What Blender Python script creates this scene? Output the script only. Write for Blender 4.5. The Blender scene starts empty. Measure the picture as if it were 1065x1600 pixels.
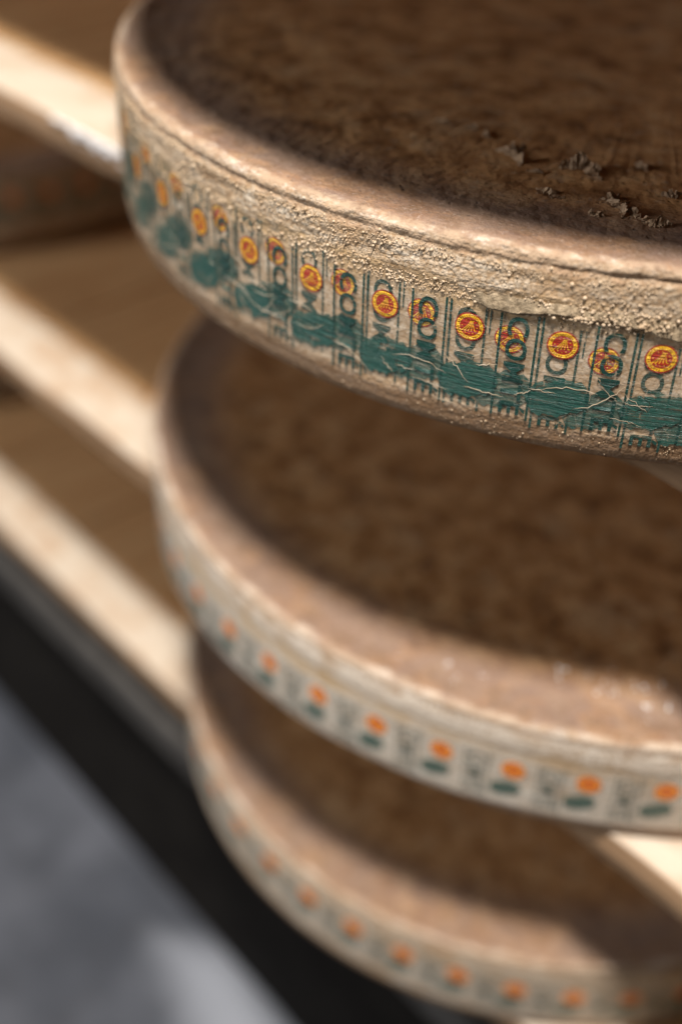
import bpy, bmesh, math, random
import numpy as np
from mathutils import Matrix, Vector
random.seed(7)
RNG = np.random.default_rng(7)
scene = bpy.context.scene
COL = scene.collection
R_ = math.radians

# ------------------------------------------------------------------ camera
CAM_POS = Vector((0.23899, -0.37919, 0.27913))
YAW, PITCH, ROLL = 2.400136, -0.665841, 0.025629
fwd = Vector((math.cos(PITCH)*math.cos(YAW), math.cos(PITCH)*math.sin(YAW), math.sin(PITCH)))
rt = fwd.cross(Vector((0, 0, 1))).normalized()
up = rt.cross(fwd)
r2 = math.cos(ROLL)*rt + math.sin(ROLL)*up
u2 = -math.sin(ROLL)*rt + math.cos(ROLL)*up
cam = bpy.data.cameras.new('camera')
cam.sensor_fit = 'VERTICAL'
cam.sensor_height = 36.0
cam.sensor_width = 24.0
cam.lens = 1831.0*36/1600
cam.clip_start = 0.02
cam.clip_end = 60
cam.dof.use_dof = True
cam.dof.focus_distance = 0.464
cam.dof.aperture_fstop = 2.3
cam.dof.aperture_blades = 0
cam_o = bpy.data.objects.new('camera', cam)
COL.objects.link(cam_o)
cam_o.matrix_world = Matrix(((r2.x, u2.x, -fwd.x, CAM_POS.x), (r2.y, u2.y, -fwd.y, CAM_POS.y),
                             (r2.z, u2.z, -fwd.z, CAM_POS.z), (0, 0, 0, 1)))
scene.camera = cam_o

# ------------------------------------------------------------------ light (cellar lamp over the aisle and an added cool fill)
world = bpy.data.worlds.new('World')
scene.world = world
world.use_nodes = True
bg = world.node_tree.nodes['Background']
bg.inputs[0].default_value = (1.0, 0.95, 0.88, 1)
bg.inputs[1].default_value = 0.03

def area(name, pos, target, size, watt, color, shape='DISK'):
    l = bpy.data.lights.new(name, 'AREA')
    l.shape = shape; l.size = size; l.energy = watt; l.color = color
    o = bpy.data.objects.new(name, l); COL.objects.link(o)
    o.location = pos
    o.rotation_euler = (Vector(target)-Vector(pos)).to_track_quat('-Z', 'Y').to_euler()
    return o
area('cellar_lamp', (0.42, -0.61, 2.45), (-0.15, 0.0, -0.1), 0.34, 162, (1.0, 0.95, 0.90))
area('aisle_fill', (-1.7, -2.3, 0.75), (-0.2, 0.0, -0.1), 1.0, 50, (0.95, 0.97, 1.0))  # added cool fill from the left aisle, no known window there

scene.view_settings.view_transform = 'Standard'
scene.view_settings.look = 'None'
scene.view_settings.exposure = 0
scene.view_settings.gamma = 1
scene.cycles.use_denoising = True
scene.cycles.max_bounces = 8
scene.cycles.transparent_max_bounces = 12

# ------------------------------------------------------------------ helpers
class G:
    """tiny node-graph builder"""
    def __init__(self, name):
        self.m = bpy.data.materials.new(name); self.m.use_nodes = True
        self.t = self.m.node_tree; self.t.nodes.clear()
        self.out = self.t.nodes.new('ShaderNodeOutputMaterial')
    def n(self, typ, props=None, **ins):
        nd = self.t.nodes.new('ShaderNode'+typ)
        for k, v in (props or {}).items(): setattr(nd, k, v)
        for k, v in ins.items():
            key = int(k[1:]) if k[0] == 'i' and k[1:].isdigit() else k.replace('_', ' ')
            s = nd.inputs[key]
            if isinstance(v, bpy.types.NodeSocket): self.t.links.new(v, s)
            else:
                if isinstance(v, tuple) and len(v) == 3 and s.type == 'RGBA': v = v+(1,)
                s.default_value = v
        return nd
    def math(self, op, a, b=0.5, clamp=False):
        return self.n('Math', {'operation': op, 'use_clamp': clamp}, i0=a, i1=b).outputs[0]
    def mix(self, f, a, b, mode='MIX'):
        nd = self.t.nodes.new('ShaderNodeMix'); nd.data_type = 'RGBA'; nd.blend_type = mode
        for s, v in ((nd.inputs[0], f), (nd.inputs[6], a), (nd.inputs[7], b)):
            if isinstance(v, bpy.types.NodeSocket): self.t.links.new(v, s)
            else: s.default_value = (v+(1,)) if isinstance(v, tuple) else v
        return nd.outputs[2]
    def rng(self, v, a, b, c=0.0, d=1.0, smooth=True):
        nd = self.n('MapRange', {'interpolation_type': 'SMOOTHSTEP' if smooth else 'LINEAR', 'clamp': True}, Value=v)
        for k, x in (('From Min', a), ('From Max', b), ('To Min', c), ('To Max', d)): nd.inputs[k].default_value = x
        return nd.outputs[0]
    def ramp(self, f, stops):
        nd = self.n('ValToRGB', None, Fac=f); cr = nd.color_ramp
        while len(cr.elements) < len(stops): cr.elements.new(0.5)
        for e, (p, c) in zip(cr.elements, stops): e.position = p; e.color = c+(1,)
        return nd.outputs[0]
    def pos(self, sx, sy, sz):
        g = self.n('NewGeometry').outputs['Position']
        return self.n('Mapping', None, Vector=g, Scale=(sx, sy, sz)).outputs[0]
    def noise(self, vec, scale=1.0, detail=5, rough=0.6, dist=0.0):
        return self.n('TexNoise', None, Vector=vec, Scale=scale, Detail=detail, Roughness=rough, Distortion=dist).outputs[0]
    def voro(self, vec, scale=1.0, feature='F1', rnd=1.0):
        return self.n('TexVoronoi', {'feature': feature}, Vector=vec, Scale=scale, Randomness=rnd).outputs['Distance']
    def v(self):
        uv = self.n('UVMap').outputs[0]
        return self.n('SeparateXYZ', None, Vector=uv).outputs[1]
    def bump(self, h, dist, strength=1.0, normal=None):
        nd = self.n('Bump', None, Height=h, Distance=dist, Strength=strength)
        if normal is not None: self.t.links.new(normal, nd.inputs['Normal'])
        return nd.outputs[0]
    def surf(self, color, rough=0.7, normal=None, spec=0.3, alpha=None, **extra):
        p = self.n('BsdfPrincipled', None, Base_Color=color, Roughness=rough)
        p.inputs['Specular IOR Level'].default_value = spec
        for k, x in extra.items():
            s = p.inputs[k.replace('_', ' ')]
            s.default_value = x
        if normal is not None: self.t.links.new(normal, p.inputs['Normal'])
        sh = p.outputs[0]
        if alpha is not None:
            tr = self.n('BsdfTransparent').outputs[0]
            sh = self.n('MixShader', None, Fac=alpha, i1=tr, i2=sh).outputs[0]
        self.t.links.new(sh, self.out.inputs[0])
        return self.m

def empty(name, loc, label=None, cat=None, group=None):
    o = bpy.data.objects.new(name, None); COL.objects.link(o); o.location = loc
    o.empty_display_size = 0.02
    if label: o['label'] = label
    if cat: o['category'] = cat
    if group: o['group'] = group
    return o
def mesh_obj(name, me, parent=None, loc=None, rz=None):
    o = bpy.data.objects.new(name, me); COL.objects.link(o)
    if parent is not None: o.parent = parent
    if loc is not None: o.location = loc
    if rz is not None: o.rotation_euler = (0, 0, rz)
    return o
def mk(name, verts, faces, mats, uvs=None, smooth=True, mi=None):
    me = bpy.data.meshes.new(name)
    verts = np.asarray(verts, dtype=np.float32)
    me.from_pydata(verts.tolist(), [], [tuple(f) for f in faces])
    for m in (mats if isinstance(mats, (list, tuple)) else [mats]): me.materials.append(m)
    if uvs is not None:
        uvs = np.asarray(uvs, dtype=np.float32)
        lay = me.uv_layers.new(name='UVMap')
        idx = np.empty(len(me.loops), dtype=np.int32); me.loops.foreach_get('vertex_index', idx)
        lay.data.foreach_set('uv', uvs[idx].ravel())
    if mi is not None: me.polygons.foreach_set('material_index', np.asarray(mi, dtype=np.int32))
    me.polygons.foreach_set('use_smooth', [smooth]*len(me.polygons))
    me.update()
    return me
def vnoise(x, y, seed=0):
    """vectorised 2-D value noise in -1..1"""
    tab = np.random.default_rng(seed).uniform(-1, 1, 4096)
    xi = np.floor(x).astype(np.int64); yi = np.floor(y).astype(np.int64)
    fx = x-xi; fy = y-yi
    fx = fx*fx*(3-2*fx); fy = fy*fy*(3-2*fy)
    perm = np.random.default_rng(seed+999).permutation(4096)
    h = lambda a, b: tab[(perm[(perm[a & 4095]+b) & 4095]+a*7) & 4095]
    return (h(xi, yi)*(1-fx)+h(xi+1, yi)*fx)*(1-fy)+(h(xi, yi+1)*(1-fx)+h(xi+1, yi+1)*fx)*fy
def fbm(x, y, seed, octv=4, gain=0.55):
    a = 1.0; s = 0.0
    for k in range(octv):
        s = s+a*vnoise(x*2**k+11.3*k, y*2**k+5.1*k, seed+k); a *= gain
    return s
def sstep(a, b, x):
    t = np.clip((x-a)/(b-a), 0, 1); return t*t*(3-2*t)

# ------------------------------------------------------------------ materials
def rind_material(name, band_lo, band_hi, seedoff, pale=0.0):
    g = G(name); v = g.v()
    P = g.n('NewGeometry').outputs['Position']
    P = g.n('VectorMath', {'operation': 'ADD'}, i0=P, i1=(seedoff, seedoff*.7, 0)).outputs[0]
    st = g.n('Mapping', None, Vector=P, Scale=(38, 38, 170)).outputs[0]       # streaked along the hoop
    streak = g.noise(st, 1.0, 6, 0.62, 0.6)
    blotch = g.noise(P, 55, 5, 0.6)
    fine = g.noise(P, 420, 4, 0.65)
    grain = g.voro(P, 560)
    grain2 = g.voro(P, 1100)
    big = g.noise(P, 14, 4, 0.55)
    side = g.ramp(streak, [(0.30, (.235, .150, .085)), (0.43, (.395, .290, .190)), (0.55, (.51, .40, .285)), (0.72, (.66, .565, .445))])
    if pale: side = g.mix(pale, side, (.76, .69, .60))
    side = g.mix(g.rng(blotch, .48, .72), side, (.42, .275, .155))
    side = g.mix(g.math('MULTIPLY', g.rng(grain, .45, .75), .6), side, (.30, .18, .085))
    side = g.mix(g.math('MULTIPLY', g.rng(fine, .55, .75), .5), side, (.72, .62, .49))
    lines = g.noise(g.n('Mapping', None, Vector=P, Scale=(14, 14, 900)).outputs[0], 1.0, 3, .6)
    side = g.mix(g.math('MULTIPLY', g.rng(lines, .54, .70), .45), side, (.30, .19, .105))
    top = g.ramp(blotch, [(0.30, (.150, .062, .019)), (0.44, (.335, .160, .058)), (0.57, (.480, .255, .105)), (0.72, (.60, .37, .180))])
    mott = g.noise(P, 30, 6, .68, .4)
    top = g.mix(g.math('MULTIPLY', g.rng(mott, .53, .66), .65), top, (.50, .315, .165))
    top = g.mix(g.math('MULTIPLY', g.rng(mott, .46, .34), .42), top, (.11, .052, .020))
    top = g.mix(g.math('MULTIPLY', g.rng(fine, .50, .68), .6), top, (.085, .042, .018))
    top = g.mix(g.math('MULTIPLY', g.rng(g.noise(P, 190, 4, .65), .55, .70), .6), top, (.36, .25, .165))
    pits = g.voro(g.n('VectorMath', {'operation': 'ADD'}, i0=P, i1=g.n('VectorMath', {'operation': 'SCALE'}, i0=g.n('TexNoise', None, Vector=P, Scale=150, Detail=3).outputs[1], Scale=.006).outputs[0]).outputs[0], 210)
    pitm = g.math('MULTIPLY', g.rng(pits, .26, .12), g.rng(blotch, .40, .58))
    top = g.mix(g.math('MULTIPLY', pitm, .7), top, (.060, .028, .012))
    bv = g.math('ADD', v, g.math('MULTIPLY', g.math('SUBTRACT', mott, .5), .05))
    dusty_lit_rim = g.math('MULTIPLY', g.rng(bv, .064, .026), g.rng(mott, .34, .54, .50, 1.0))
    top = g.mix(g.math('MULTIPLY', dusty_lit_rim, .78), top, (.205, .146, .118))
    edge = g.math('MULTIPLY', g.rng(g.noise(P, 105, 6, .7), .46, .60), g.rng(v, .030, .014))
    top = g.mix(g.math('MULTIPLY', edge, .6), top, (.185, .112, .066))
    top = g.mix(g.math('MULTIPLY', g.math('MULTIPLY', g.rng(g.noise(P, 520, 3, .7), .56, .68), g.rng(v, .05, .03)), .55), top, (.36, .275, .22))      # greyish dust towards the edge, with the lit-rim tone painted in
    wv = g.math('ADD', v, g.math('MULTIPLY', g.math('SUBTRACT', blotch, .5), .010))
    col = g.mix(g.rng(wv, -.005, .001), side, top)
    lipz = g.math('MULTIPLY', g.rng(wv, -.0085, -.005), g.rng(wv, .004, .0005))
    col = g.mix(g.math('MULTIPLY', lipz, g.rng(g.noise(P, 130, 5, .65), .38, .60, .1, .8)), col, (.40, .285, .19))
    crest = g.math('MULTIPLY', g.rng(wv, -.0042, -.0018), g.rng(wv, .0035, .0005))
    crest = g.math('MULTIPLY', crest, g.rng(g.noise(g.n('Mapping', None, Vector=P, Scale=(60, 60, 200)).outputs[0], 1.0, 5, .65), .47, .63))
    col = g.mix(g.math('MULTIPLY', g.math('MULTIPLY', crest, g.rng(fine, .40, .58, .25, 1.0)), .7), col, (.66, .56, .46))
    groove = g.math('MULTIPLY', g.rng(wv, -.0092, -.0068), g.rng(wv, -.0036, -.0050))
    col = g.mix(g.math('MULTIPLY', groove, g.rng(blotch, .35, .6, .1, .5)), col, (.30, .18, .105))
    low = g.rng(wv, band_lo+.003, band_lo-.0035)  # brown skin below the strip, with its underside shade painted in
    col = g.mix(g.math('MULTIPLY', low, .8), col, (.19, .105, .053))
    gold = g.math('MULTIPLY', g.rng(v, -.034, -.027), g.rng(v, -.016, -.022))
    col = g.mix(g.math('MULTIPLY', gold, g.rng(blotch, .35, .6, .2, .75)), col, (.56, .37, .185))
    # casein strip zone is smoother
    inband = g.math('MULTIPLY', g.rng(v, band_lo, band_lo+.003), g.rng(v, band_hi, band_hi-.003))
    h = g.math('ADD', g.math('MULTIPLY', g.math('SUBTRACT', 1.0, grain), 0.55), g.math('MULTIPLY', g.math('SUBTRACT', 1.0, grain2), .25))
    h = g.math('ADD', h, g.math('MULTIPLY', fine, .55))
    istop = g.rng(v, .012, .026)
    sideonly = g.rng(v, .002, -.003)
    h = g.math('ADD', h, g.math('MULTIPLY', sideonly, g.math('ADD', g.math('MULTIPLY', streak, .45), g.math('MULTIPLY', lines, -.5))))
    k = g.math('MULTIPLY', g.math('SUBTRACT', 1.0, g.math('MULTIPLY', inband, .7)), g.math('SUBTRACT', 1.0, g.math('MULTIPLY', low, .45)))
    k = g.math('MULTIPLY', k, g.math('SUBTRACT', 1.0, g.math('MULTIPLY', istop, .62)))
    h = g.math('SUBTRACT', h, g.math('MULTIPLY', g.math('MULTIPLY', pitm, istop), .9))
    h = g.math('ADD', h, g.math('MULTIPLY', g.math('MULTIPLY', g.noise(P, 260, 4, .7), istop), .4))
    nrm = g.bump(g.math('MULTIPLY', h, k), .0011, .7)
    rough = g.rng(fine, .3, .7, .75, .95)
    return g.surf(col, rough, nrm, .18)

def film_material():
    g = G('casein_film')
    P = g.n('NewGeometry').outputs['Position']
    st = g.n('Mapping', None, Vector=P, Scale=(60, 60, 320)).outputs[0]
    w = g.noise(st, 1.0, 6, .62, 1.2)
    crk = g.voro(g.n('Mapping', None, Vector=P, Scale=(110, 110, 190)).outputs[0], 1.0, 'DISTANCE_TO_EDGE')
    fine = g.noise(P, 500, 4, .6)
    col = g.ramp(w, [(.3, (.50, .37, .23)), (.55, (.66, .53, .38)), (.75, (.78, .69, .55))])
    a = g.math('ADD', g.rng(w, .35, .75, .02, .18), g.rng(crk, .05, .0, 0, .12))
    h = g.math('ADD', g.math('MULTIPLY', w, 1.6), g.math('ADD', g.math('MULTIPLY', g.rng(crk, .10, 0), .45), g.math('MULTIPLY', fine, .12)))
    return g.surf(col, .30, g.bump(h, .0012, .9), .55, alpha=a)

def print_material(name, color, var, wear=1.0, base_alpha=1.0):
    g = G(name)
    P = g.n('NewGeometry').outputs['Position']
    st = g.n('Mapping', None, Vector=P, Scale=(55, 55, 620)).outputs[0]
    w = g.noise(st, 1.0, 5, .62, 1.0)
    w3 = g.noise(P, 60, 3, .5)
    crk = g.voro(g.n('Mapping', None, Vector=g.n('VectorMath', {'operation': 'ADD'}, i0=P, i1=g.n('VectorMath', {'operation': 'SCALE'}, i0=g.n('TexNoise', None, Vector=P, Scale=90, Detail=3).outputs[1], Scale=.014).outputs[0]).outputs[0], Scale=(60, 60, 150), Rotation=(.5, .4, .3)).outputs[0], 1.0, 'DISTANCE_TO_EDGE')
    fine = g.noise(P, 1300, 3, .6)
    gate = g.rng(w3, .50, .58)
    crkm = g.math('ADD', crk, g.math('MULTIPLY', g.math('SUBTRACT', 1.0, gate), .3))
    al = g.math('MULTIPLY', g.rng(w, .58+.10*(1-wear), .66+.10*(1-wear), 1.0, .12), g.rng(crkm, .006*wear, .03*wear+.001, .15, 1.0))
    al = g.math('MULTIPLY', al, g.rng(fine, .60, .72, 1.0, .6))
    al = g.math('MULTIPLY', al, base_alpha)
    col = g.mix(g.rng(w, .35, .65), color, var)
    return g.surf(col, .32, g.bump(w, .0014, .9), .5, alpha=al)

def wood_material(name, dark, mid, light, along='X', top_col=None, scale=1.0):
    g = G(name)
    P = g.n('NewGeometry').outputs['Position']
    sc = {'X': (6, 130, 130), 'Y': (130, 6, 130)}[along]
    st = g.n('Mapping', None, Vector=P, Scale=tuple(scale*s for s in sc)).outputs[0]
    a = g.noise(st, 1.0, 6, .6, .5)
    b = g.noise(P, 22, 4, .6)
    f = g.noise(g.n('Mapping', None, Vector=P, Scale=tuple(scale*s*5 for s in sc)).outputs[0], 1.0, 3, .6)
    col = g.ramp(a, [(.3, dark), (.5, mid), (.7, light)])
    col = g.mix(g.math('MULTIPLY', g.rng(b, .5, .75), .45), col, dark)
    col = g.mix(g.math('MULTIPLY', g.rng(f, .55, .75), .3), col, light)
    if top_col is not None:                      # upper face paler than the front edge
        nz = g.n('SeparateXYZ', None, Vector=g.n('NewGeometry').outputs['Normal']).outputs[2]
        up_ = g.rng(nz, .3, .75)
        w2 = g.mix(g.math('MULTIPLY', g.rng(a, .35, .7), .5), top_col, tuple(.8*c for c in top_col))
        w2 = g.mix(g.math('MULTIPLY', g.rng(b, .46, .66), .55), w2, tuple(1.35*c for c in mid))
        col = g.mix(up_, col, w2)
    nrm = g.bump(g.math('ADD', a, g.math('MULTIPLY', f, .4)), .0012, .6)
    return g.surf(col, .72, nrm, .25)

def simple(name, c1, c2, scale, rough=.7, bump=.001, spec=.3):
    g = G(name)
    P = g.n('NewGeometry').outputs['Position']
    a = g.noise(P, scale, 6, .62); b = g.noise(P, scale*7, 4, .6)
    col = g.mix(g.rng(a, .3, .7), c1, c2)
    return g.surf(col, g.rng(b, .3, .7, rough-.1, rough+.1), g.bump(g.math('ADD', a, g.math('MULTIPLY', b, .4)), bump, .7), spec)

M_FILM = film_material()
GREEN = ((.006, .040, .031), (.011, .060, .046))
M = {
 'green': print_material('green_ink', *GREEN),
 'red': print_material('red_ink', (.33, .022, .012), (.40, .035, .015), .6),
 'yellow': print_material('yellow_ink', (.86, .50, .022), (.92, .58, .04), .6),
 'oval': print_material('oval_ink', (.018, .078, .060), (.030, .105, .082), 1.15, .86),
 'far_red': print_material('far_red_ink', (.62, .085, .012), (.66, .11, .02), .1),
 'far_yellow': print_material('far_yellow_ink', (.88, .34, .025), (.90, .40, .03), .1),
 'far_text': print_material('far_text_ink', *GREEN, .4, .62),
 'far_oval': print_material('far_oval_ink', (.018, .078, .060), (.030, .105, .082), .5, .68),
 'bead': simple('crust_bead', (.33, .22, .12), (.58, .45, .31), 120, .45, .0002, .5),
 'crease': simple('pressed_crease', (.40, .30, .185), (.62, .52, .385), 150, .4, .0003, .5),
 'flap': simple('crust_flap', (.16, .115, .066), (.46, .35, .225), 330, .8, .0016, .3),
 'flake': simple('rind_peel', (.19, .108, .055), (.44, .30, .185), 260, .7, .0004, .3),
 'mould': simple('white_mould', (.70, .67, .64), (.82, .80, .79), 300, .9, .0006, .1),
 'rail': wood_material('rail_spruce', (.19, .108, .053), (.28, .168, .090), (.37, .235, .135), 'X', top_col=(.53, .44, .34)),
 'board': wood_material('deck_spruce', (.42, .215, .085), (.57, .325, .145), (.66, .43, .22), 'Y'),
 'steel': simple('dark_steel', (.045, .040, .035), (.075, .068, .060), 30, .55, .0004),
 'shade': simple('shade_black', (.008, .0065, .0055), (.014, .012, .010), 20, .9, .0005, .08),  # near-black that holds the shade below the lowest shelf
 'plaster': simple('cellar_plaster', (.20, .17, .14), (.30, .26, .22), 6, .9, .004, .2),
}

# ------------------------------------------------------------------ setting: floor and back wall
def floor_material():
    g = G('concrete')
    P = g.n('NewGeometry').outputs['Position']
    a = g.noise(P, 5.5, 5, .6); b = g.noise(P, 45, 5, .6)
    col = g.mix(g.rng(a, .35, .65), (.052, .056, .066), (.096, .101, .117))
    col = g.mix(g.math('MULTIPLY', g.rng(b, .45, .7), .35), col, (.045, .045, .048))
    # pale wet-floor reflection painted into the concrete colour
    pm = g.n('Mapping', None, Vector=P, Location=(.30, .012, 0)).outputs[0]
    sx = g.n('SeparateXYZ', None, Vector=pm)
    d = g.math('ADD', g.math('ABSOLUTE', g.math('MULTIPLY', sx.outputs[0], .62)), g.math('ABSOLUTE', g.math('ADD', sx.outputs[1], g.math('MULTIPLY', sx.outputs[0], -.1))))
    d = g.math('ADD', d, g.math('MULTIPLY', g.math('SUBTRACT', g.noise(P, 9, 3, .5), .5), .06))
    col = g.mix(g.rng(d, .110, .035), col, (.24, .25, .275))
    return g.surf(col, g.rng(a, .3, .7, .35, .6), g.bump(b, .002, .4), .4)
FLOOR_Z = -0.90
def box_mesh(name, lo, hi, mats, bevel=.002, seg=2):
    bm = bmesh.new()
    bmesh.ops.create_cube(bm, size=1)
    for v in bm.verts:
        v.co = Vector([lo[i]+(hi[i]-lo[i])*(v.co[i]+.5) for i in range(3)])
    if bevel: bmesh.ops.bevel(bm, geom=bm.edges[:]+bm.verts[:], offset=bevel, segments=seg, affect='EDGES', profile=.5)
    me = bpy.data.meshes.new(name); bm.to_mesh(me); bm.free()
    me.materials.append(mats)
    return me
fl = mesh_obj('floor', mk('floor', [(-9, -9, FLOOR_Z), (9, -9, FLOOR_Z), (9, 9, FLOOR_Z), (-9, 9, FLOOR_Z)], [(0, 1, 2, 3)], floor_material()))
fl['kind'] = 'structure'
wl = mesh_obj('wall', box_mesh('wall', (-6, .78, FLOOR_Z), (6, .98, 2.2), M['plaster'], .01))
wl['kind'] = 'structure'

# ------------------------------------------------------------------ rack frame and shelves
SH_Z = [0.2512, 0.0, -0.2512, -0.4931]          # shelf tops from the highest
T = 0.0232
RAIL_W = 0.0550
X0, X1 = -1.75, 1.05
fr = empty('rack_frame', (-.35, .3, FLOOR_Z), 'dark steel beam, posts and black shade panel of the cheese rack standing on grey floor', 'rack')
def fpart(name, lo, hi, mat, bevel=.003):
    o = mesh_obj(name, box_mesh(name, lo, hi, mat, bevel), fr)
    o.matrix_parent_inverse = Matrix.Translation(-fr.location)
    return o
fpart('base_beam', (X0, 0.0, -.600), (X1, .05, -.557), M['steel'], .006)
fpart('shade_panel', (X0, .018, FLOOR_Z), (X1, .048, -.6005), M['shade'])  # added near-black panel standing in for the dark under the shelf
for x in (X0+.02, X1-.06):
    for y in (.08, .62):
        fpart('post', (x, y, FLOOR_Z), (x+.04, y+.04, .45), M['steel'])

def rail_mesh(name, lo, hi, mat, seed, amp=.0014):
    """long squared bar with softened, slightly wandering arrises"""
    n = 240
    prof = []
    b = .003
    ly, hy, lz, hz = lo[1], hi[1], lo[2], hi[2]
    prof = [(ly+b, lz), (ly+.0008, lz+.0008), (ly, lz+b), (ly, (lz+hz)/2), (ly, hz-b), (ly+.0008, hz-.0008), (ly+b, hz), (ly+(hy-ly)*.35, hz),
            (ly+(hy-ly)*.7, hz), (hy-b, hz), (hy-.0008, hz-.0008), (hy, hz-b), (hy, lz+b), (hy-.0008, lz+.0008), (hy-b, lz)]
    m = len(prof)
    xs = np.linspace(lo[0], hi[0], n)
    V = []
    for i, x in enumerate(xs):
        for j, (y, z) in enumerate(prof):
            dn = amp*fbm(np.array([x*14.0]), np.array([j*1.7]), seed)[0]
            front = 1.0 if j <= 6 else 0.0
            V.append((x, y+dn*front*.9, z+(dn*.8 if j <= 2 else (-abs(dn)*.5 if 4 <= j <= 9 else 0))))
    F = []
    for i in range(n-1):
        for j in range(m):
            a, b2 = i*m+j, i*m+(j+1) % m
            F.append((a, b2, b2+m, a+m))
    F.append(tuple(range(m))); F.append(tuple(range((n-1)*m, n*m))[::-1])
    me = mk(name, V, [f[::-1] for f in F], mat)
    return me
SHELF_LABELS = ['pale spruce shelf at the top, above all the cheese wheels in view',
                'pale spruce shelf under the nearest, sharp cheese wheel, uppermost rail in view',
                'pale spruce shelf under the blurred middle cheese wheel, brightest front rail',
                'pale spruce shelf under the lowest, most blurred cheese wheel above the dark base']
BOARD_W = .158
board_me = box_mesh('deck_board', (-BOARD_W/2+.0012, 0, -.0195), (BOARD_W/2-.0012, .50, 0), M['board'], .0018)
for k, z in enumerate(SH_Z):
    s = empty('wooden_shelf', (-.35, 0, z), SHELF_LABELS[k], 'shelf', 'shelves of the cheese rack')
    me = rail_mesh('front_rail', (X0, 0, -T), (X1, RAIL_W, -.0003), M['rail'], 40+7*k)
    o = mesh_obj('front_rail', me, s, (.35, 0, 0))
    me = rail_mesh('back_rail', (X0, .563, -T), (X1, .625, -.0003), M['rail'], 60+7*k)
    mesh_obj('back_rail', me, s, (.35, 0, 0))
    nb = int((X1-X0)/BOARD_W)
    for i in range(nb):
        mesh_obj('deck_board', board_me, s, (X0+.35+BOARD_W*(i+.5), RAIL_W+.001, -.0025-.0012*random.random()))
    if k == 1:                                  # white mould fluff hanging on the front edge beside the wheel
        V, F = [], []
        for i in range(150):
            x = random.gauss(-.425, .020); 
            zz = -.0015-abs(random.gauss(0, .0035))*(1 if x > -.45 else .5); rr = random.uniform(.0006, .0022)
            base = len(V)
            bm = bmesh.new(); bmesh.ops.create_icosphere(bm, subdivisions=1, radius=rr)
            for v in bm.verts: V.append((x+.35+v.co.x*1.6, -.0006+v.co.y*.7, zz+v.co.z*.9))
            for f in bm.faces: F.append(tuple(base+v.index for v in f.verts))
            bm.free()
        mp = mesh_obj('mould_fluff', mk('mould_fluff', V, F, M['mould']), s)
        mp['kind'] = 'stuff'

# ------------------------------------------------------------------ printed strip: flat shapes (u to the right, w up, metres)
def glyph(txt, bold=0.0):
    cu = bpy.data.curves.new('glyph', 'FONT'); cu.body = txt; cu.size = 1.0; cu.offset = bold; cu.resolution_u = 4
    o = bpy.data.objects.new('glyph', cu); COL.objects.link(o)
    dg = bpy.context.evaluated_depsgraph_get()
    me = bpy.data.meshes.new_from_object(o.evaluated_get(dg))
    bm = bmesh.new(); bm.from_mesh(me); bmesh.ops.triangulate(bm, faces=bm.faces[:])
    V = np.array([v.co[:2] for v in bm.verts]).reshape(-1, 2); F = [tuple(v.index for v in f.verts) for f in bm.faces]
    bm.free(); bpy.data.objects.remove(o); bpy.data.meshes.remove(me); bpy.data.curves.remove(cu)
    return V, F
class Flat:
    def __init__(self): self.V = []; self.F = []; self.MI = []; self.L = []
    def add(self, V, F, mi=0, lift=0.0):
        b = len(self.V); self.V += [tuple(p) for p in V]; self.L += [lift]*len(V)
        for f in F: self.F.append(tuple(b+i for i in f)); self.MI.append(mi)
    def disc(self, r, n=48, mi=0, lift=0, tooth=0.0, c=(0, 0)):
        V = [c]+[(c[0]+r*(1-(tooth if i % 2 else 0))*math.cos(2*math.pi*i/n), c[1]+r*(1-(tooth if i % 2 else 0))*math.sin(2*math.pi*i/n)) for i in range(n)]
        self.add(V, [(0, 1+i, 1+(i+1) % n) for i in range(n)], mi, lift)
    def ring(self, ra, rb, n=48, mi=0, lift=0):
        V = []
        for i in range(n):
            a = 2*math.pi*i/n; V += [(ra*math.cos(a), ra*math.sin(a)), (rb*math.cos(a), rb*math.sin(a))]
        self.add(V, [(2*i, 2*i+1, 2*((i+1) % n)+1, 2*((i+1) % n)) for i in range(n)], mi, lift)
    def strip(self, pts, widths, mi=0, lift=0):
        V = []; n = len(pts)
        for i in range(n):
            a = pts[max(0, i-1)]; b = pts[min(n-1, i+1)]
            dx, dy = b[0]-a[0], b[1]-a[1]; l = math.hypot(dx, dy) or 1
            nx, ny = -dy/l*widths[i]/2, dx/l*widths[i]/2
            V += [(pts[i][0]+nx, pts[i][1]+ny), (pts[i][0]-nx, pts[i][1]-ny)]
        self.add(V, [(2*i, 2*i+1, 2*i+3, 2*i+2) for i in range(n-1)], mi, lift)
    def mesh(self, name, R, mats, off):
        P = []
        for (u, w), l in zip(self.V, self.L):
            a = u/R; r = R+off+l; P.append((r*math.cos(a), r*math.sin(a), w))
        me = mk(name, P, self.F, mats, None, True, self.MI)
        bm = bmesh.new(); bm.from_mesh(me); bm.normal_update()
        fl = [f for f in bm.faces if f.normal.x < 0]
        bmesh.ops.reverse_faces(bm, faces=fl); bm.to_mesh(me); bm.free()
        return me
CH = {c: glyph(c, .02) for c in "APELTIOND'RGC"}
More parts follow.
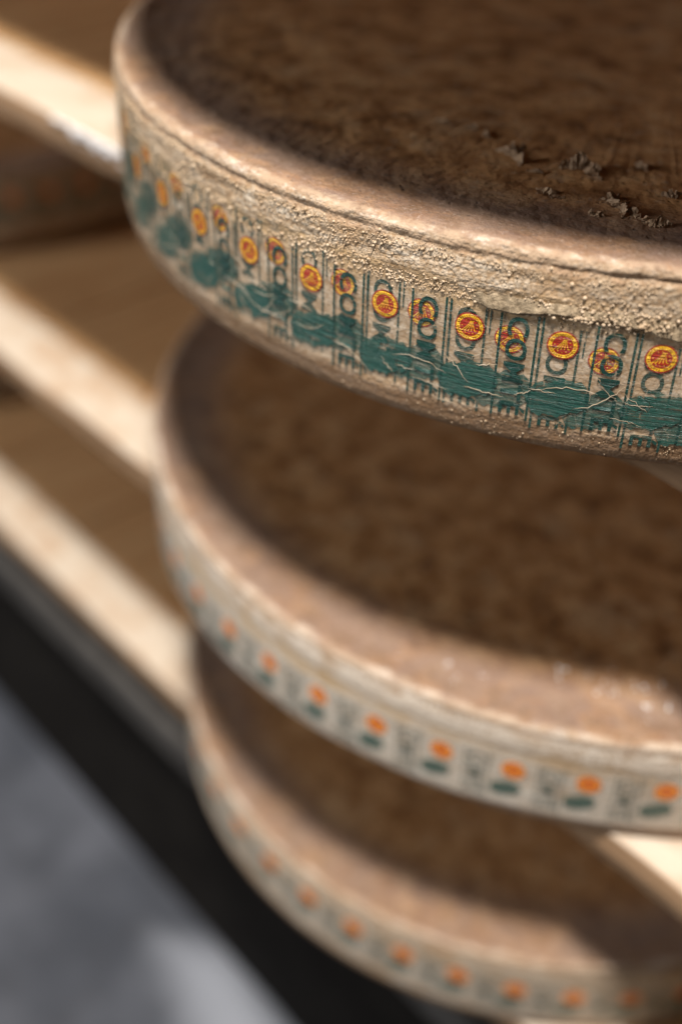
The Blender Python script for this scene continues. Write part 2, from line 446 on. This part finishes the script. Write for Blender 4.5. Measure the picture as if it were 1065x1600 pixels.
def seal_flat(d, detail):
    f = Flat(); r = d/2; L = .00005
    f.disc(r, 80, 0, 0, .07)
    f.ring(r*.65, r*.87, 56, 1, L)
    # rays of the sunburst and the ring of stars
    for k in range(5):
        S = np.linspace(0, 1, 7)
        pts = [(r*(.04+.035*k-(.58-.19*k)*q**1.5), r*(.44-.88*q+(.06+.03*k)*q)) for q in S]
        f.strip(pts, [r*(.022+.030*q) for q in S], 1, L)
    for k in range(12):
        a = 2*math.pi*k/12
        if 1.9 < a < 4.2 and k % 2: continue
        f.disc(r*.038, 5, 1, L, 0, (r*.49*math.cos(a), r*.49*math.sin(a)))
    if detail:
        msg = "APPELLATION D'ORIGINE PROTEGEE"
        sz = r*.185
        for i, c in enumerate(msg):
            if c == ' ': continue
            V, F = CH.get(c, CH['O']); cx = (V[:, 0].min()+V[:, 0].max())/2
            a = math.pi*.95-2*math.pi*(i+.5)/(len(msg)+1)
            X = (V[:, 0]-cx)*sz; Y = r*.685+V[:, 1]*sz
            f.add(np.stack([X*math.sin(a)+Y*math.cos(a), -X*math.cos(a)+Y*math.sin(a)], 1), F, 0, 2*L)
    return f
NAME = [glyph(c, .018) for c in 'COMTÉ']
def word_flat(length, height):
    """the name read downwards, letters turned a quarter turn"""
    f = Flat(); x = 0.0; sp = .07; tot = sum(V[:, 0].max()-V[:, 0].min() for V, F in NAME)+sp*4
    k = length/tot; ky = height/.72
    for V, F in NAME:
        X = (V[:, 0]-V[:, 0].min()+x)*k; Y = np.minimum(V[:, 1], .93)*ky
        f.add(np.stack([Y-height/2, length/2-X], 1), F, 0)
        x += V[:, 0].max()-V[:, 0].min()+sp
    return f
def bar_flat(length, gap, w):
    f = Flat()
    for s in (-1, 1):
        pts = [(s*gap/2, length/2-length*i/8) for i in range(9)]
        f.strip(pts, [w]*9, 0)
    f.strip([(gap/2+w*1.9, length/2-length*(.0+i*.03)) for i in range(9)], [w*.7]*9, 0)
    return f
def oval_flat(w, h):
    # pointed green oval with pale curved strokes left open in it
    f = Flat(); n = 22; rows = 6; V = []
    for i in range(n+1):
        t = i/n*2-1
        e = h*.5*(1-abs(t)**3.6)**.8*(1+.10*math.sin(9*t+1)+.06*math.sin(23*t))
        sk = .10*h*math.sin(t*2.2)
        for j in range(rows+1):
            V.append((t*w*.5, sk+e*(2*j/rows-1)))
    F = []
    for i in range(n):
        for j in range(rows):
            F.append((i*(rows+1)+j, (i+1)*(rows+1)+j, (i+1)*(rows+1)+j+1, i*(rows+1)+j+1))
    f.add(V, F, 0)
    return f

# ------------------------------------------------------------------ cheese wheels
def wheel_profile(H, gd=.75, fine=1.0):
    """(inset from R, z, v) from the underside to the centre of the top; v = distance from the crest along the skin"""
    key = [(.0062, .0), (.0036, .0005), (.0018, .0024), (.0007, .0060), (.0001, .0115), (0, H*.30), (0, H*.50), (0, H-.0225),
           (-.0003, H-.0185), (-.0003, H-.0150), (-.0001, H-.0120), (.0000, H-.0095), (.0003, H-.0076), (.0006+.0009*gd, H-.0060), (.0006+.0003*gd, H-.0047),
           (.0008, H-.0032), (.0014, H-.0016), (.0027, H-.0005), (.0046, H-.0001), (.0080, H-.0002), (.0125, H-.0006), (.020, H-.0012), (.035, H-.0016), (.06, H-.0018), (.10, H-.002)]
    P = [np.array(k) for k in key]
    out = []
    for i in range(len(P)-1):                   # Catmull-Rom between the keys, step about 0.8 mm near the edge
        p0 = P[max(i-1, 0)]; p1, p2 = P[i], P[i+1]; p3 = P[min(i+2, len(P)-1)]
        straight = 4 <= i <= 6
        n = max(1, int(np.linalg.norm(p2-p1)/((.0008 if p1[0] < .03 else .0018)*fine)))
        for k in range(n):
            t = k/n
            q = p1+(p2-p1)*t if straight or i in (3, 7) else .5*((2*p1)+(-p0+p2)*t+(2*p0-5*p1+4*p2-p3)*t*t+(-p0+3*p1-3*p2+p3)*t**3)
            out.append(q)
    out.append(P[-1])
    A = np.array(out)
    s = np.concatenate([[0], np.cumsum(np.linalg.norm(np.diff(A, axis=0), axis=1))])
    crest = s[np.argmin(np.abs(A[:, 0]-.0030)+10*(A[:, 1] < H/2))]
    return A, s-crest

def build_wheel(name, label, c, z0, R, H, rind_mat, fine, ths, disp_amp, lip=False):
    root = empty('cheese_wheel', (c[0], c[1], z0), label, 'cheese wheel', 'cheese wheels stacked on the rack')
    A, v = wheel_profile(H, gd=.5 if fine < 1 else .35, fine=fine)
    th = ths; nt = len(th); npf = len(A)
    TH, VV = np.meshgrid(th, v, indexing='ij')
    IN = np.broadcast_to(A[:, 0], TH.shape).copy(); Z = np.broadcast_to(A[:, 1], TH.shape).copy()
    U = TH*R
    v_hi = -.0205; v_lo = -(H-.0125)
    free = 1-(sstep(v_lo-.003, v_lo+.0, VV)*(1-sstep(v_hi-.001, v_hi+.003, VV)))      # 0 under the printed strip
    sd = int(abs(z0)*1000)+3
    ontop = sstep(.001, .006, VV)
    d = disp_amp*(.00038*fbm(U*45, VV*160, sd, 4)+.00017*fbm(U*420, VV*520, sd+9, 2))*free*(1-ontop)*np.where(VV < v_lo, .4, 1.0)
    rim = np.exp(-((VV-.0005)/.0045)**2)
    d += disp_amp*rim*(.0006*fbm(U*75, VV*120, sd+20, 4)+.0004*vnoise(U*330, VV*300, sd+30))
    groove = np.exp(-((VV+.0058)/.0010)**2)
    d -= disp_amp*groove*.0006*(.6+fbm(U*30, VV*0, sd+33, 3))
    # print of the cloth and hoop under the lip: fine teeth
    teeth = np.exp(-((VV+.0085)/.0014)**2)
    d += disp_amp*teeth*.0005*np.sin(U*2*np.pi/.0021+2*fbm(U*60, VV*60, sd+41, 2))
    if lip:                                     # edge of the crust lifted above the strip
        e = sstep(R_(-68), R_(-62), TH)*(1-sstep(R_(-38), R_(-30), TH))
        line = v_hi+.0035+.0020*fbm(U*40, VV*0, 77, 3)-.0020*np.sin((TH+1.05)*9)
        d += e*.0021*np.exp(-((VV-line-.0012)/.0014)**2)*(.7+.6*vnoise(U*160, VV*0, 78))
        d -= e*.0009*np.exp(-((VV-line+.0010)/.0009)**2)*free
    zt = ontop*disp_amp*(.00035*fbm(U*50+VV*25, VV*70, sd+50, 4)+.00022*vnoise(U*300, VV*300, sd+60))
    Rr = R-IN+d
    X = Rr*np.cos(TH); Y = Rr*np.sin(TH); Zf = Z+zt+rim*.0006*disp_amp*fbm(U*60, VV*60, sd+70, 3)
    Zf[:, 0] = 0
    V = np.stack([X, Y, Zf], -1).reshape(-1, 3)
    UV = np.stack([U, VV], -1).reshape(-1, 2)
    i = np.arange(nt)[:, None]; j = np.arange(npf-1)[None, :]
    a = i*npf+j; b = ((i+1) % nt)*npf+j
    F = np.stack([a, b, b+1, a+1], -1).reshape(-1, 4)
    # close the top by shrinking rings, and the underside
    ring = np.arange(nt)*npf+npf-1
    extraV, extraUV, extraF = [], [], []
    base = nt*npf; prev = ring; rr0 = R-A[-1, 0]
    for q in (.8, .6, .4, .2):
        zz = H-.002+disp_amp*.0003*fbm(th*rr0*q*40, np.full(nt, q*10.), sd+80, 3)
        extraV.append(np.stack([rr0*q*np.cos(th), rr0*q*np.sin(th), zz], -1)); extraUV.append(np.stack([th*R, np.full(nt, v[-1]+rr0*(1-q))], -1))
        cur = base+np.arange(nt); base += nt
        extraF.append(np.stack([prev, np.roll(prev, -1), np.roll(cur, -1), cur], -1)); prev = cur
    V = np.concatenate([V]+extraV); UV = np.concatenate([UV]+extraUV); F = np.concatenate([F]+extraF)
    me = bpy.data.meshes.new('rind')
    faces = F.tolist()+[prev.tolist(), (np.arange(nt)*npf)[::-1].tolist()]
    me = mk('rind', V, faces, rind_mat, UV)
    mesh_obj('rind', me, root)
    return root, A, v

def film_mesh(R, off, zc, height, th, slope, mat, ruffle):
    n = 14; V = []; UV = []
    for t in th:
        for j in range(n+1):
            w = (j/n-.5)*height
            z = zc(t)+w+.0009*math.sin(t*23+j)*(abs(2*j/n-1) > .98)*ruffle
            V.append(((R+off)*math.cos(t), (R+off)*math.sin(t), z)); UV.append((t*R, z))
    F = [(i*(n+1)+j, (i+1)*(n+1)+j, (i+1)*(n+1)+j+1, i*(n+1)+j+1) for i in range(len(th)-1) for j in range(n)]
    return mk('label_strip', V, F, mat, UV)

def sector(lo, hi, step, coarse):
    f = np.arange(R_(lo), R_(hi), R_(step)); g = np.arange(R_(hi), R_(lo+360), R_(coarse))
    return np.concatenate([f, g])

def put(root, name, me, th, z): return mesh_obj(name, me, root, (0, 0, z), th)
def strip_prints(root, R, off, P, th_ref, zf, zbell, n0, n1, meshes, dcol):
    for n in range(n0, n1):
        t = th_ref+n*P/R
        put(root, 'seal', meshes['seal'], t, zf(t))
        put(root, 'oval_emblem', meshes['bell'], t+meshes['bell_du']/R, zf(t)-zbell)
        tc = t+dcol*P/R
        put(root, 'lettering', meshes['word'], tc, zf(tc)-meshes['word_dz'])
        put(root, 'bar_lines', meshes['bars'], tc, zf(tc)-meshes['word_dz'])

def printset(R, off, d, detail, word, bell, bars, du, dz):
    txt = M['green' if detail else 'far_text']
    return {'seal': seal_flat(d, detail).mesh('seal', R, [M['red'], M['yellow']] if detail else [M['far_red'], M['far_yellow']], off),
            'word': word_flat(*word).mesh('lettering', R, txt, off+.00004),
            'bell': oval_flat(*bell).mesh('oval_emblem', R, M['oval' if detail else 'far_oval'], off+.00002),
            'bars': bar_flat(*bars).mesh('bar_lines', R, txt, off+.00003),
            'bell_du': du, 'word_dz': dz}

# --- nearest wheel: two turns of the strip, the outer one seen through and over the inner
R1, H1 = 0.3020, 0.0877
w1, A1, v1 = build_wheel('w', 'nearest cheese wheel in sharp focus with doubled green and red printed strip', (-.1533, .2114), 0.0, R1, H1,
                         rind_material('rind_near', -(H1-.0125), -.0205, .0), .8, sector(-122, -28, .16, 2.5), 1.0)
zA = lambda t: .0512
zB = lambda t: .0517-(math.degrees(t)+70)*.00034
P1 = .0374
setB = printset(R1, .00018, .0128, True, (.0445, .0086), (.0262, .0165), (.0480, .0146, .0010), -.001, .0135)
setA = printset(R1, .00062, .0128, True, (.0445, .0086), (.0262, .0165), (.0480, .0146, .0010), .001, .0135)
thf = np.arange(R_(-175), R_(25), R_(.5))
under = empty('under_strip', (0, 0, 0)); under.parent = w1
f1 = mesh_obj('label_strip', film_mesh(R1, .00042, lambda t: .0385-.0016*math.sin(t*2.2), .0500, thf, 0, M_FILM, 1.0), w1)
strip_prints(f1, R1, .0, P1, R_(-70.15), zB, .0235, -13, 12, setB, .53)
strip_prints(f1, R1, .0, P1, R_(-66.19), zA, .0240, -13, 12, setA, .53)
bpy.data.objects.remove(under)

# creases pressed up in the doubled strip: thin pale ridges
def crease_mesh(R, n):
    rg = np.random.default_rng(21); V = []; F = []
    for c in range(n):
        t0 = rg.uniform(R_(-125), R_(-20)); low = rg.uniform() < .72
        z0 = rg.normal(.030, .0065) if low else rg.uniform(.016, .060)
        L = rg.lognormal(math.log(.013), .5); L = min(L, .035)
        ang = rg.normal(0, .16) if rg.uniform() < .62 else rg.choice([-1, 1])*rg.uniform(.35, 1.1)
        kk = rg.normal(0, 14); wd = rg.uniform(.00010, .00022); nseg = 12; b = len(V); row = 0
        for i in range(nseg+1):
            s_ = (i/nseg-.5)*L; a = ang+kk*s_
            u = s_*math.cos(a)+.0004*rg.normal(); w = s_*math.sin(a)+.00025*rg.normal()
            z = min(.0625, max(.0145, z0+w)); e = math.sin(math.pi*i/nseg)**.6
            nx, nz = -math.sin(a), math.cos(a)
            for q, hgt in ((-1, 0), (0, 1), (1, 0)):
                t = t0+(u+nx*q*wd*e)/R; r = R+.00072+hgt*(.00006+wd*.45)*e
                V.append((r*math.cos(t), r*math.sin(t), z+nz*q*wd*e))
        for i in range(nseg):
            for q in range(2):
                F.append((b+3*i+q, b+3*i+3+q, b+3*i+4+q, b+3*i+1+q))
    return mk('crease_lines', V, F, M['crease'])
cr = mesh_obj('crease_lines', crease_mesh(R1, 80), f1)
cr['kind'] = 'stuff'

# crust grains on the near wheel (too many to count)
def grain_mesh(n, R, H):
    bm = bmesh.new(); bmesh.ops.create_icosphere(bm, subdivisions=1, radius=1.0)
    bv = np.array([v.co[:] for v in bm.verts]); bf = np.array([[v.index for v in f.verts] for f in bm.faces]); bm.free()
    th = RNG.uniform(R_(-112), R_(-36), n)
    kind = RNG.uniform(0, 1, n)
    z = np.where(kind < .22, H-.0090+RNG.normal(0, .0012, n), np.where(kind < .62, H-.0235+RNG.normal(0, .0022, n),
        np.where(kind < .90, RNG.uniform(H-.024, H-.006, n), RNG.uniform(.002, .0125, n))))
    clump = fbm(th*R*70, z*140, 5, 3)
    keep = (clump > -.15+.25*RNG.uniform(-1, 1, n))
    th, z, kind = th[keep], z[keep], kind[keep]; n = len(th)
    rad = RNG.lognormal(math.log(.00034), .42, n); rad = np.minimum(rad, .0010)*np.where(kind > .90, .55, 1.0)
    inset = np.interp(z, A1[:np.argmax(A1[:, 1] > H-.001), 1], A1[:np.argmax(A1[:, 1] > H-.001), 0])
    r = R-inset+rad*.05
    onflap = (th > R_(-64)) & (th < R_(-44)) & (z > .0625) & (z < .0685)
    r = r+np.where(onflap, .0015*np.clip((.0690-z)/.006, 0, 1), 0)
    c = np.stack([r*np.cos(th), r*np.sin(th), z], -1)
    sq = RNG.uniform(.75, 1.25, (n, 1, 3))
    V = (c[:, None, :]+bv[None]*rad[:, None, None]*sq).reshape(-1, 3)
    F = (bf[None]+(np.arange(n)*len(bv))[:, None, None]).reshape(-1, 3)
    return mk('crust_grains', V, F.tolist(), M['bead'])
gr = mesh_obj('crust_grains', grain_mesh(7500, R1, H1), w1)
gr['kind'] = 'stuff'

# flap of crust that has lifted over the upper edge of the strip
def flap_mesh(R):
    kt = np.radians([-67, -65, -63.1, -61.5, -59.9, -58.2, -56.6, -53.9, -51, -48, -44, -40])
    kz = np.array([.0632, .0612, .0606, .0630, .0643, .0634, .0640, .0628, .0598, .0590, .0600, .0630])
    ts = np.arange(kt[0], kt[-1], R_(.12)); n = len(ts); m = 14
    low = np.interp(ts, kt, kz)+.0007*fbm(ts*R*160, ts*0, 5, 3)
    fade = sstep(kt[0], kt[0]+R_(2.5), ts)*(1-sstep(kt[-1]-R_(4), kt[-1], ts))
    hi = .0690+.0012*fbm(ts*R*90, ts*0, 8, 3)
    V = []; UV = []
    for i, t in enumerate(ts):
        for j in range(m+1):
            q = j/m; z = low[i]+(hi[i]-low[i])*q
            off = fade[i]*(.0015*(1-q)**1.1+.0006)*(.8+.35*float(vnoise(np.array([t*R*70]), np.array([3.]), 9)[0]))
            off += .0003*float(fbm(np.array([t*R*300]), np.array([z*300]), 12, 3)[0])*fade[i]-.0010*q**3-.0004*(1-fade[i])
            V.append(((R+off)*math.cos(t), (R+off)*math.sin(t), z)); UV.append((t*R, -.016))
        V.append(((R+.0001)*math.cos(t), (R+.0001)*math.sin(t), low[i]+.0012)); UV.append((t*R, -.016))
    k = m+2
    F = [(i*k+j, (i+1)*k+j, (i+1)*k+j+1, i*k+j+1) for i in range(n-1) for j in range(m)]
    F += [(i*k+m+1, (i+1)*k+m+1, (i+1)*k, i*k) for i in range(n-1)]
    return mk('crust_flap', V, F, M['flap'], UV)
mesh_obj('crust_flap', flap_mesh(R1), w1)

# curls of rind standing off the top of the near wheel
def flake(L, W, curl, seed):
    rg = np.random.default_rng(seed); n, m = 22, 6; V = []
    lo = W*(.30+.25*rg.uniform(-1, 1, n+1)); hi = W*(.34+.28*rg.uniform(-1, 1, n+1))
    env = np.sin(np.pi*(np.arange(n+1)+.35)/(n+.7))**.5
    bend = .22*L*rg.uniform(-1, 1)
    for i in range(n+1):
        s = i/n-.5
        for j in range(m+1):
            t = j/m
            y = (-lo[i]+(lo[i]+hi[i])*t)*env[i]+bend*(s*s*4-.5)
            x = L*s+.0008*vnoise(np.array([j*1.3]), np.array([i*.5]), seed+1)[0]
            z = curl*t**1.7*env[i]*(.45+.55*vnoise(np.array([i*.33]), np.array([2.]), seed+4)[0])+.0006*vnoise(np.array([i*.8]), np.array([j*.9]), seed+3)[0]+.0003
            V.append((x, y, z))
    top = len(V)
    V += [(x, y, z-.00030) for x, y, z in V]
    k = m+1
    F = [(i*k+j, (i+1)*k+j, (i+1)*k+j+1, i*k+j+1) for i in range(n) for j in range(m)]
    F += [tuple(top+q for q in f[::-1]) for f in F]
    edge = [i*k for i in range(n+1)]+[n*k+j for j in range(1, k)]+[i*k+m for i in range(n-1, -1, -1)]+[j for j in range(m-1, 0, -1)]
    for a, b in zip(edge, edge[1:]+edge[:1]): F.append((b, a, top+a, top+b))
    return mk('rind_flake', V, F, M['flake'], None, False)
FL = [(.0713, -.2008, .017, .0040, .0035, -.3), (.0660, -.1915, .008, .0030, .003, 1.1), (.0983, -.1880, .015, .0045, .0050, .7), (.1063, -.1892, .010, .0035, .0025, -.2),
      (.1081, -.2192, .012, .0055, .0020, .1), (.1356, -.2095, .014, .0045, .0028, -.5), (.1463, -.2089, .015, .0040, .0032, -.1), (.1540, -.2089, .010, .0045, .0040, .4),
      (.1272, -.2028, .007, .0030, .0030, 1.2), (.0356, -.1895, .006, .0025, .0020, .8), (.0458, -.1897, .007, .0025, .0022, -.6), (.0215, -.1939, .006, .002, .0016, .3),
      (.1410, -.1805, .007, .003, .002, .9), (.1135, -.1655, .007, .003, .002, -.3), (.1331, -.2205, .006, .0026, .0018, .2), (.0890, -.2060, .006, .002, .0015, .5)]
for i, (x, y, L, W, cu, rz) in enumerate(FL):
    rr = math.hypot(x, y)
    o = mesh_obj('rind_flake', flake(L*1.15, W*1.15, cu*1.25, 100+9*i), w1, (x, y, H1-.0017), rz)

# --- middle and lowest wheels, one turn of strip each, and the rest of the rack
def plain_wheel(label, c, z0, R, H, th_ref, zf, sect, P, n0, n1, seed, bell, zbell, disp=.6, pale=.2, d=.0134):
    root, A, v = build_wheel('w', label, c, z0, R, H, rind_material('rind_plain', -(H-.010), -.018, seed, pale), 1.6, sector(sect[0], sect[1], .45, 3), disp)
    thf = np.arange(R_(-178), R_(20), R_(1.0))
    f = mesh_obj('label_strip', film_mesh(R, .00030, lambda t: zf(t)-.0085, .046 if H > .0745 else .042, thf, 0, M_STRIP, .6), root)
    st = printset(R, .00050, d, False, (.032, .0085), bell, (.036, .0125, .0009), -.003, .0085)
    strip_prints(f, R, 0, P, th_ref, zf, zbell, n0, n1, st, .5)
    return root
def strip_material():
    g = G('casein_strip')
    P = g.n('NewGeometry').outputs['Position']
    w = g.noise(g.n('Mapping', None, Vector=P, Scale=(40, 40, 160)).outputs[0], 1.0, 5, .6, .8)
    col = g.ramp(w, [(.3, (.58, .50, .39)), (.55, (.70, .64, .54)), (.75, (.76, .72, .64))])
    return g.surf(col, .5, g.bump(w, .001, .6), .4, alpha=g.rng(w, .3, .7, .25, .55))
M_STRIP = strip_material()
R2, H2 = .3305, .0741
w2 = plain_wheel('blurred middle cheese wheel with pale strip of orange dots and white specks on its rim', (-.1630, .2520), SH_Z[2], R2, H2, R_(-101.3),
                 lambda t: .0352+(math.degrees(t)+75)*.00024, (-135, -25), .0398, -9, 14, 1.7, (.0175, .0115), .0155, pale=.62)
V, F = [], []
SP = [(.1525, -.2387, 2.0), (.1857, -.2179, 1.6), (.1905, -.2158, 1.8), (.1765, -.2251, 1.4), (.2010, -.2244, 1.8), (.1545, -.2437, 1.5), (.1764, -.2359, 1.4), (.1087, -.2827, 1.4),
      (.1020, -.3052, 1.5), (.2087, -.2155, 1.5), (.1287, -.2739, 1.0), (.165, -.230, 1.0), (.182, -.2300, 1.2), (.171, -.2180, .9), (.196, -.206, 1.1), (.205, -.233, 1.1), (.12, -.2880, 1.0), (.09, -.300, 1.0)]
for (x, y, r) in SP:
    for q in range(5):
        bm = bmesh.new(); bmesh.ops.create_icosphere(bm, subdivisions=1, radius=.00045*r*random.uniform(.5, 1.3)); b = len(V)
        dx, dy = random.gauss(0, .0018), random.gauss(0, .0018)
        for v_ in bm.verts: V.append((x+dx+v_.co.x, y+dy+v_.co.y, H2-.0012+v_.co.z*.8))
        for f_ in bm.faces: F.append(tuple(b+q_.index for q_ in f_.verts))
        bm.free()
sp = mesh_obj('mould_specks', mk('mould_specks', V, F, M['mould']), w2); sp['kind'] = 'stuff'
R3, H3 = .2955, .0765
w3 = plain_wheel('lowest and most blurred cheese wheel, partly hidden under the middle wheel', (-.1697, .2258), SH_Z[3], R3, H3, R_(-96.45),
                 lambda t: .0487-(math.degrees(t)+70)*.00022, (-135, -10), .0386, -9, 17, 3.1, (.0185, .0130), .0150, d=.0156)
plain_wheel('cheese wheel on the top shelf, above the nearest wheel', (-.120, .196), SH_Z[0], .308, .085, R_(-96), lambda t: .048, (-135, -25), .0386, -6, 12, 4.2, (.017, .010), .0155)
plain_wheel('shaded neighbour cheese wheel at the left, seen between the upper two rails', (-1.075, .205), SH_Z[2], .300, .082, R_(-3), lambda t: .055, (-100, 80), .0386, -12, 3, 5.9, (.0170, .0100), .0155)
plain_wheel('shaded neighbour cheese wheel at the left, seen between the lower two rails', (-1.19, .205), SH_Z[3], .300, .082, R_(-3), lambda t: .050, (-100, 80), .0386, -12, 3, 7.3, (.0170, .0100), .0155)
